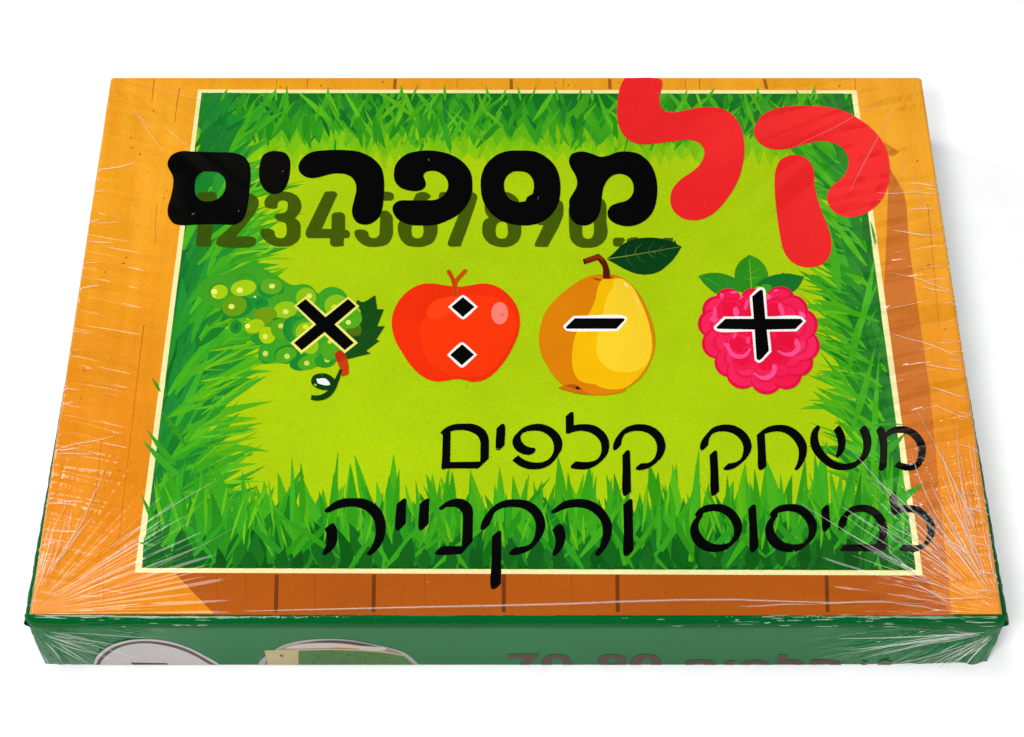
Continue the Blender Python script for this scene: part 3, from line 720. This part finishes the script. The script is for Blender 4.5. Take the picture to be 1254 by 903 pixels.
gr(V6, (480,860,90,110,0,(76,168,28)), (490,760,28,22,0,(206,222,60)))
piece(V7, 'stem', grape, [('575,182* 630,143 690,180 725,250 745,340 742,425* 665,455* 640,360 600,265', (200, 62, 12)), ('575,182* 630,143 690,180 715,235* 620,290* 600,265', (186, 44, 12))])
piece(V7, 'tendril', grape, [(stroke('655,370 605,490 560,590 500,660 420,700 350,706 300,698', 40, 56, 6, 72), (14, 62, 16)),
   ('300,500 330,440 400,415 470,418 540,450 590,510 560,580 500,612 430,610 350,580 310,545', (14, 62, 16)), (ell(350,552,18,14), (150,190,20)), ('360,480* 470,478 525,545 480,558 380,535* 370,510', (240, 244, 240))])
piece(V6, 'multiplication_sign', grape, [('92,367* 222,258* 440,455* 690,262* 815,370* 580,570* 798,775* 652,890* 430,690* 172,895* 52,775* 298,570*', (238, 232, 110)),
   ('120,365* 220,288* 440,490* 690,288* 778,368* 540,570* 755,775* 652,855* 430,655* 178,857* 90,775* 335,570*', BK)], label='black multiplication sign with yellow outline')

# ---- apple
VA = (470,320,5.644)
apple = piece(VA, 'apple_picture', box, [('55,440 65,360 110,270 180,200 260,163 340,158 420,170 520,180 600,170 700,158 780,178 860,235 920,320 940,410 930,500 890,600 830,700 760,780 690,825 610,838 560,825 500,818 440,828 360,835 280,808 200,740 130,640 80,550', (244, 48, 10)),
   ('250,470 262,420 300,390 305,330 350,280 430,252 520,250 640,240 800,260 880,330 920,420 900,520 840,640 760,740 680,795 600,800 500,800 430,780 340,730 280,640 255,550', (252, 56, 10)), ('300,380 310,320 350,280 430,252 505,252 520,300 470,360 400,395 340,402', (255, 68, 22))])
piece(VA, 'stem', apple, [('435,75 450,62 465,75 492,128* 540,75 560,57 577,70 530,125 508,160 524,245* 490,250* 475,175 460,125', (208, 78, 10)), (stroke('450,70 480,140 500,240', 10, 10), (186, 60, 8))])
piece(VA, 'highlight', apple, [(ell(801,364,58,77), (250, 132, 116)), (ell(820,377,5,8), (226, 70, 50))])
for wht, blk in (('445,320* 540,240 555,240 650,320* 555,404 540,404', '467,320* 547,252* 628,320* 547,390*'), ('437,652* 533,566 548,566 645,650* 548,738 533,738', '458,652* 542,578* 625,650* 540,723*')):
    piece(VA, 'division_dot', apple, [(wht, (250, 250, 246)), (blk, BK)], label='black diamond dot with white outline')

# ---- pear
VP = (0,0,1.0); VR1 = (650,280,6.27); VR2 = (650,370,6.947)
pear = piece(VP, 'pear_picture', box, [('660,418 662,400 667.5,384 678.7,369 694.7,355 709,345 722,339 733,337 752,337 762,341 773,349 784,363 793.5,382 800,401 802.3,419 799.7,435 791,455 779.5,468 766,477* 766,479 753.6,483 736.4,484.4 719,483.7 702,481.6 691.7,474.4 678.8,462 668.7,446.3 662.2,432', (222, 130, 8)),
  ('737.4,343 732,353.4 729,367.7 720,387 706.6,406.8 702.6,419 700.4,435 701.8,453.5 707.6,465 717.7,470 727.7,471.2 737.8,475.8 750.8,477.7 765,475.8 779.5,465 791,450.6 798.3,433.3 798.3,416 793.9,396 785.3,373 772.8,352 761.6,343 752,341.4 745.7,343', (248, 190, 6)),
  ('752,344 760,342 772.8,350 782.4,366 792,388.5 798,415.6 797.5,427.6 791.8,446.3 782.4,453.5 768,457 750.8,455 737.8,446.3 731.3,435 730.6,420.4 732.8,407.4 738.5,387.3 739.3,379 744,363 750.5,352', (253, 212, 44)),
  (ell(766.5,350,3.5,1.4,50), (255, 236, 160)), (stroke('774,358 780,368 784,378', .6, .4, 6, 2), (255, 226, 110))])
piece(VR2, 'calyx', pear, [('235,730 260,722 330,705 400,725 440,750 500,790 400,785 320,765 250,745', (206, 112, 12)), ('300,715 350,705 400,715 440,750 400,750 350,735', (180, 84, 10)), (ell(398,738,18,12,20), (24, 16, 40)), (stroke('330,765 430,785 560,795 700,785 805,752', 4, 3), (196, 84, 10))])
piece(VR1, 'stem', pear, [(ell(610,381,30,10), (176, 88, 8)), ('470,382* 510,388 548,402 530,405 490,396', (150, 70, 8)), ('400,240* 520,197* 575,250 605,330 608,390* 553,388* 550,300 512,245* 410,280* 404,262', (92, 24, 10)), ('408,242* 518,202* 540,218 565,260* 530,240* 512,236* 412,262*', (140, 42, 12)), ('400,240* 410,280* 418,258* 412,240*', (40, 12, 8))])
piece(VR1, 'leaf', pear, [('582,238* 640,190 700,130 780,90 880,75 980,78 1060,95 1098,108* 1107,92* 1118,122 1158,142* 1110,220 1050,285 980,335 900,357 810,350 720,315 640,270', (8, 56, 24)),
  ('600,238* 800,206* 1000,172* 1150,144* 1110,220 1050,285 980,335 900,352 810,345 720,310 640,265', (8, 66, 24)),
  (stroke('588,238 800,205 1000,170 1152,143', 8, 2.5), (124, 146, 62)), (stroke('795,205 815,155 855,122', 5, 1), (110, 136, 56)), (stroke('728,212 735,165 758,122', 3, 1), (70, 104, 44)), (stroke('905,186 915,145 955,110', 3.5, 1), (84, 116, 48)), (stroke('985,172 1000,150 1035,132', 3.5, 1), (100, 126, 50)),
  (stroke('730,222 755,265 800,303', 3, 1), (90, 124, 50)), (stroke('815,208 840,245 882,262', 3.5, 1), (100, 130, 50)), (stroke('905,195 925,215 955,228', 3.5, 1), (110, 136, 54)), (stroke('985,182 1010,205 1050,218', 2.5, 1), (80, 116, 46)), (stroke('870,270 920,300 990,318', 2, 1), (40, 94, 36))], label='dark green leaf with pale veins')
piece(VR2, 'minus_sign', pear, [('275,215 283,200* 365,125 380,123* 800,123 820,150 813,165* 748,243 735,252* 310,252 298,245*', (252, 250, 244)), ('297,218* 375,143* 785,143* 801,156* 728,233* 305,233*', BK)], label='black minus sign with white outline')

# ---- raspberry
VB = (845,305,7.376)
lob = [(345,470,118,110),(560,455,100,95),(815,475,135,132),(240,560,132,130),(200,680,131,128),(240,860,135,135),(350,1030,130,132),(475,1130,148,140),(690,1185,143,135),(870,1135,140,140),(980,1030,132,130),(1035,880,136,140),(1012,690,142,142),(925,560,138,138)]
rasp = piece(VB, 'raspberry_picture', box, [(ell(640,800,430,380,0,40), (236, 22, 70))])
piece(VB, 'leaf', rasp, [('75,248* 160,225 260,222 350,245 405,275 430,340 440,385 300,420 230,405 170,360 110,300', (40, 136, 34)), (stroke('90,252 200,300 330,380', 5, 2), (84, 164, 50)), (stroke('180,290 170,270 160,262', 3, 1), (84, 164, 50)), (stroke('330,350 325,290 318,260', 4, 1), (80, 160, 50)), (stroke('250,330 262,270 240,240', 4, 1), (64, 150, 44))])
piece(VB, 'leaf', rasp, [('402,270 410,190 450,120 535,57* 620,100 680,170 702,265 650,310 600,340 560,400 470,400 430,370', (44, 138, 26)), ('540,62* 620,100 680,170 702,265 650,310 600,340 560,395 548,395*', (52, 148, 26)), (stroke('533,90 545,230 553,360', 5, 9), (132, 190, 56)), (stroke('548,270 600,262 650,255', 6, 1), (132, 190, 56)), (stroke('546,222 590,205 635,178', 5, 1), (110, 178, 50)), (stroke('548,290 510,275 475,255', 5, 1), (120, 184, 50)), (stroke('545,215 520,200 500,180', 4, 1), (110, 178, 50))], label='upright leaf with a pale midrib')
piece(VB, 'leaf', rasp, [('590,335 660,280 760,240 830,228 840,218* 850,226 900,228 1028,255* 990,330 930,390 850,380 750,380 690,400 640,345', (22, 116, 40)), ('640,340 690,322 740,345 700,390 660,380', (60, 160, 30)), (stroke('760,370 850,300 960,262', 3, 2), (20, 92, 32)), (stroke('820,300 840,260 855,240', 5, 1), (50, 136, 50))])
for i, (x, y, rx, ry) in enumerate(lob):
    c = lerp((246, 26, 76), (250, 40, 96), R.random())
    piece(VB, 'drupelet', rasp, [(ell(x, y, rx, ry), (230, 16, 62)), (ell(x+(640-x)*.06, y+(800-y)*.06, rx*.96, ry*.96), c), (ell(x+(640-x)*.16, y+(800-y)*.16, rx*.72, ry*.7), lerp(c, (236, 20, 70), .7)), (ell(x+(640-x)*.2, y+(800-y)*.2, rx*.62, ry*.6), lerp(c, (252, 48, 104), R.random()))])
for (x, y, rx, ry) in ((370,560,120,110),(560,560,110,110),(760,570,120,110),(430,730,130,115),(640,740,130,120),(850,740,125,120),(435,870,115,110),(880,850,115,110),(560,960,120,105),(690,1050,110,105),(800,960,115,100),(480,1010,100,95),(330,740,90,90)):
    c = lerp((240, 20, 66), (250, 36, 92), R.random())
    piece(VB, 'drupelet', rasp, [(ell(x, y, rx, ry), (228, 14, 58)), (ell(x+3, y+5, rx*.96, ry*.96), c), (ell(x-6, y-8, rx*.66, ry*.62), lerp(c, (236, 16, 58), .8))])
PK = (254, 84, 146)
piece(VB, 'highlight', rasp, [(stroke('335,880 375,950 435,978 500,965 545,905', 30, 24, 6, 40), PK), (stroke('790,925 850,955 920,955 975,900 965,840', 14, 44, 6, 42), PK), (stroke('572,1125 640,1168 700,1165 755,1120 762,1050', 14, 40, 6, 44), PK),
   (ell(415,575,27,46,-8), PK), (ell(222,600,20,75,5), (250, 76, 136)), (ell(215,640,36,26,0), (250, 76, 136)), (ell(825,555,22,66,-18), (252, 80, 140)), (ell(1012,600,20,38,-50), (252, 96, 150)), (ell(285,428,18,24), PK), (ell(395,397,36,9), (252, 100, 150)), (ell(508,510,18,54,15), (250, 72, 130)), (ell(710,440,22,22), PK), (ell(775,380,18,6,-8), (253, 120, 160)), (ell(462,445,24,8,-35), PK), (ell(405,785,12,34,25), (252, 84, 140)), (ell(525,830,18,34,0), (250, 70, 126)), (ell(960,850,20,36,0), PK), (ell(330,870,30,14,10), PK), (stroke('385,490 330,488 300,500', 2, 2), (200, 10, 50)), (stroke('450,975 560,1090 620,1060', 1, 1, 6, 14), (240, 30, 70))])
piece(VB, 'plus_sign', rasp, [('213,715 225,698* 305,617* 555,615* 540,435 552,418* 625,354 665,358 682,385* 698,617* 1005,617 1047,658* 965,750* 718,753* 735,935* 625,1035 582,1010* 560,751* 240,748', (252, 250, 246)),
   ('238,712* 320,637* 575,637* 560,435* 640,375 657,382* 680,637* 1000,637* 1022,660* 950,730* 692,735* 712,925* 625,1012 600,1000* 583,735* 245,728*', BK)], label='black plus sign with white outline')

# ------------------------------------------------------------------ front side artwork
LEVEL['z'] = 3e-5
F1 = (100,770,5.452); F2 = (310,770,5.452); F3 = (610,770,5.452); F4 = (820,770,5.452)
badge = piece(F1, 'round_badge', box, [('75,250* 100,185 180,120 290,82 430,70 580,85 720,130 830,185 900,225 940,250*', (206, 198, 196))], 'front', M_FPRINT, 'white round badge with a dark ring')
piece(F1, 'badge_ring', badge, [('93,250* 120,195 200,130 300,95 430,82 570,97 700,135 800,185 860,220 915,250* 880,250* 840,230 780,195 690,152 560,114 430,98 310,109 220,142 142,205 116,250*', (84, 72, 70))], 'front', M_FPRINT)
piece(F1, 'badge_letter', badge, [('325,225* 570,230* 582,250* 345,250*', (70, 62, 60))], 'front', M_FPRINT)
photo = piece(F2, 'card_photo', box, [('28,250* 50,210 110,165 200,110 320,80 480,68 640,75 780,100 920,130 1010,160 1060,195 1115,250*', (176, 168, 162)),
   ('75,250* 90,200 150,150 300,100 480,82 640,88 800,115 940,145 1020,190 1070,250*', (150, 130, 120)), ('310,100 430,82 560,78 700,92 890,132 700,116 500,96', (70, 52, 46)),
   ('215,130 330,102 560,97 720,115 890,130 880,142 720,140 500,130', (208, 196, 186)), ('500,132 540,126 720,138 700,146 560,144', (190, 120, 80))], 'front', M_FPRINT, 'oval photograph of a playing card')
card = [('75,145* 300,138* 303,250* 103,250*', (196, 178, 130)), ('300,138* 560,136 880,152 1012,182* 880,168 560,150* 300,148*', (204, 186, 138)), ('305,145* 560,142 880,160 1010,185* 1078,250* 305,250*', (70, 122, 50)), (ell(190,180,12,9,20), (120, 96, 50)), (ell(200,205,3,3), (130, 110, 60))]
for k in range(60):
    x = R.choice((R.uniform(370, 560), R.uniform(590, 900))); y = 175+abs(x-620)*.05+R.uniform(-22, 40)
    r_ = lambda q: R.uniform(-q, q)
    card.append((stroke('%f,%f %f,%f %f,%f' % (x, y, x+r_(16), y+r_(10), x+r_(26), y+r_(12)), R.uniform(2, 6), R.uniform(1, 4), 3), (66, 72, 44)))
piece(F2, 'pictured_card', photo, card, 'front', M_FPRINT)
BR = (84, 60, 46)
fl = [(F3, [('62,170* 270,170* 268,190* 205,250* 140,250* 190,200* 62,200*', ())]), (F3, [('287,250* 292,215 325,182 390,170 450,180 485,210 501,250* 432,250* 430,215 395,196 360,215 355,250*', ())]),
  (F3, [('685,250* 665,220 680,190 720,175 765,170 810,178 850,195 858,218 840,250*', ('728,218 740,202 762,198 785,203 796,218 785,234 762,238 740,233',))]), (F3, [('884,250* 890,210 930,180 990,170 1050,182 1085,210 1093,250* 1026,250* 1020,215 992,198 962,215 956,250*', ())]),
  (F4, [('104,250* 105,220 130,212 240,210 300,222 323,250* 245,250* 225,232 170,232 165,250*', ())]), (F4, [('364,250* 370,215* 435,212* 431,250*', ())]), (F4, [('468,250* 490,222 560,210 630,215 685,250* 605,250* 575,232 540,235 528,250*', ())]),
  (F4, [('712,238* 722,175* 788,175* 782,208* 860,212 900,240 893,250* 830,250* 820,237 720,240', ())]), (F4, [('940,237 945,213 1080,211 1130,222 1150,250* 1080,250* 1060,235', ())])]
for i, (vw, ps) in enumerate(fl):
    a = Art(vw, 'front')
    for o_, h_ in ps: a.poly(o_, BR, h_)
    a.build('front_digit' if i < 4 else 'front_letter', box, M_FPRINT)
piece((914,730,3.688), 'front_mark', box, [('518,315* 525,300 545,300 540,315*', (120, 84, 50)), ('590,315* 600,300 650,296 655,315*', (110, 96, 60))], 'front', M_FPRINT)

# ------------------------------------------------------------------ shrink film creases
FV, FF = [], []
def ridge(path, wd, h, normal=None, prof=None):
    """thin raised crease along a 3-D path; normal = outward direction"""
    N = len(path); k = 5; o = len(FV)
    for i, p in enumerate(path):
        p = Vector(p); d = (Vector(path[min(i+1, N-1)])-Vector(path[max(i-1, 0)])).normalized()
        nn = Vector(normal[i] if isinstance(normal, list) else (normal or (0, 0, 1))).normalized()
        sd = d.cross(nn).normalized()
        t = i/(N-1); tp = max(.04, math.sin(math.pi*min(1, t*.96+.02))**.6) if prof is None else prof(t)
        for j in range(k):
            a = math.pi*j/(k-1)
            q = p + sd*(math.cos(a)*wd*tp*.5) + nn*(math.sin(a)*h*tp + 2e-5)
            FV.append(tuple(q))
    for i in range(N-1):
        for j in range(k-1):
            A = o+i*k+j; FF.append([A, A+k, A+k+1, A+1])
ZL = HB + .0006
def wob(pts, amp):
    ph = R.uniform(0, 6); fr = R.uniform(.5, 1.6)
    return [(x+amp*math.sin(ph+fr*i), y+amp*math.cos(ph*1.7+fr*i*.8), z) for i, (x, y, z) in enumerate(pts)]
def flush(name):
    global FV, FF
    ob = mesh(name, FV, FF, [M_FILM], box, True); FV, FF = [], []
    if name in ('film_scratches', 'film_rim_creases'): ob['kind'] = 'stuff'
def fan(cx, cy, sx, sy, n_, a0, a1, r0, r1, l0, l1, wd, h):
    for k in range(n_):
        a = math.radians(R.uniform(a0, a1)); s_ = R.uniform(r0, r1); ln = R.uniform(l0, l1)*(.4+.6*R.random())
        bend = R.uniform(-.12, .12); pts = []
        for i in range(11):
            t = i/10; aa = a+bend*t; d = s_+ln*t
            pts.append((cx+sx*math.cos(aa)*d, cy+sy*math.sin(aa)*d, ZL))
        pts = wob(pts, .00010)
        pts = [p for p in pts if abs(p[0]) < HALF_W-.0004 and p[1] > YF0+.0002]
        if len(pts) > 3: ridge(pts, wd*R.uniform(.4, 1.3), h*R.uniform(.5, 1.2))
    flush('film_gather')
fan(-HALF_W, YF0, 1, 1, 24, 10, 84, .004, .020, .008, .034, .00030, .00016)
fan(HALF_W, YF0, -1, 1, 26, 42, 84, .004, .022, .015, .042, .00042, .00026)
fan(HALF_W, YF0, -1, 1, 34, 14, 86, .004, .026, .006, .038, .00032, .00017)
fan(-HALF_W, -YF0, 1, -1, 3, 8, 60, .004, .03, .012, .045, .00028, .00005)
fan(HALF_W, -YF0, -1, -1, 4, 10, 84, .004, .035, .012, .045, .00028, .00006)
def edge(sg, n_, l0, l1, wd, h, up):
    for k in range(n_):
        y = R.uniform(YF0+.004, -YF0-.03) if R.random() < .8 else R.uniform(YF0, YF0+.03)
        ln = R.uniform(l0, l1)*R.random()**.7; pts = []; nr = []
        skew = R.uniform(-.25, .45)*(1 if sg > 0 else .8)
        s0 = R.uniform(-.0022, .0004)                     # begins on the side wall or on the edge
        for i in range(13):
            d = s0 + (ln-s0)*i/12
            yy = y + skew*max(d, 0) + .0003*math.sin(d*500+k)
            if d < 0: pts.append((sg*(HALF_W+.0001), yy, HB-.0007+d)); nr.append((sg, 0, .15))
            elif d < .0012: q = d/.0012; pts.append((sg*(HALF_W-.0008*q), yy, HB-.0007+.0010*q)); nr.append((sg*(1-q), 0, q+.15))
            else: pts.append((sg*(HALF_W-d), yy, HB+.0004)); nr.append((0, 0, 1))
        ridge(pts, wd*R.uniform(.5, 1.3), h*R.uniform(.5, 1.2), nr)
    flush('film_edge_creases')
edge(-1, 22, .002, .014, .00036, .00018, 0)
edge(1, 36, .003, .019, .00042, .00022, 0)
# long fold along the front edge of the lid
fold = [(300,750.0),(360,748.6),(430,747),(520,745),(620,743),(700,741),(760,738.5),(830,736.5),(900,736),(960,738),(1010,739.5),(1080,739),(1130,741)]
ridge([lid_at(x, y)+(HB+.0005,) for x, y in fold], .00060, .00030)
for x0, y0, x1, y1 in ((905,744,1000,741), (1000,741,1095,737), (1085,728,1130,735), (1105,732,1160,741), (1095,740,1150,748), (60,700,95,655), (1120,715,1165,742)):
    p = [lid_at(x0+(x1-x0)*i/8, y0+(y1-y0)*i/8+math.sin(i)*.6)+(HB+.0005,) for i in range(9)]; ridge(p, .00040, .00016)
flush('film_fold')
# small scratches and specks in the film
for k in range(60):
    x, y = R.uniform(-.097, .097), R.uniform(YF0+.003, -YF0-.003); a = R.uniform(0, math.pi); ln = R.uniform(.0002, .0012)*R.random()+.0002
    ridge([(x+math.cos(a)*ln*i/4, y+math.sin(a)*ln*i/4, HB+.0004) for i in range(5)], R.uniform(.00012, .00026), .0001)
flush('film_scratches')
# short glints on the rolled front rim
for k in range(70):
    x = R.choice((R.uniform(-.099, -.06), R.uniform(.02, .099), R.uniform(.05, .099)))
    a = math.radians(R.uniform(10, 80)); ln = R.uniform(.0006, .006)*R.random(); pts, nr = [], []
    for i in range(7):
        aa = a + (i/6)*R.uniform(-.06, .06); r_ = .0022
        pts.append((x+ln*(i/6), YF0-.0001-r_*math.sin(aa), HB-.0021+r_*math.cos(aa))); nr.append((0, -math.sin(aa), math.cos(aa)))
    ridge(pts, R.uniform(.00010, .00026), R.uniform(.00004, .00012), nr)
flush('film_rim_creases')
# gathers on the two ends of the front side
for sg, n_, rch in ((-1, 14, .028), (1, 24, .040)):
    for k in range(n_):
        a = math.radians(R.uniform(4, 74)); s_ = R.uniform(.002, .008); ln = R.uniform(.006, rch)*R.uniform(.4, 1); pts = []
        bend = R.uniform(-.25, .25)
        for i in range(12):
            d = s_+ln*i/11; aa = a+bend*i/11
            pts.append((sg*(HALF_W-.0002-math.cos(aa)*d), YP-.0009, HB-.0030-math.sin(aa)*d))
        pts = [p for p in pts if p[2] > .0006]
        if len(pts) > 3: ridge(pts, R.uniform(.00016, .0004), R.uniform(.00008, .0002), (0, -1, 0))
    flush('film_gather')
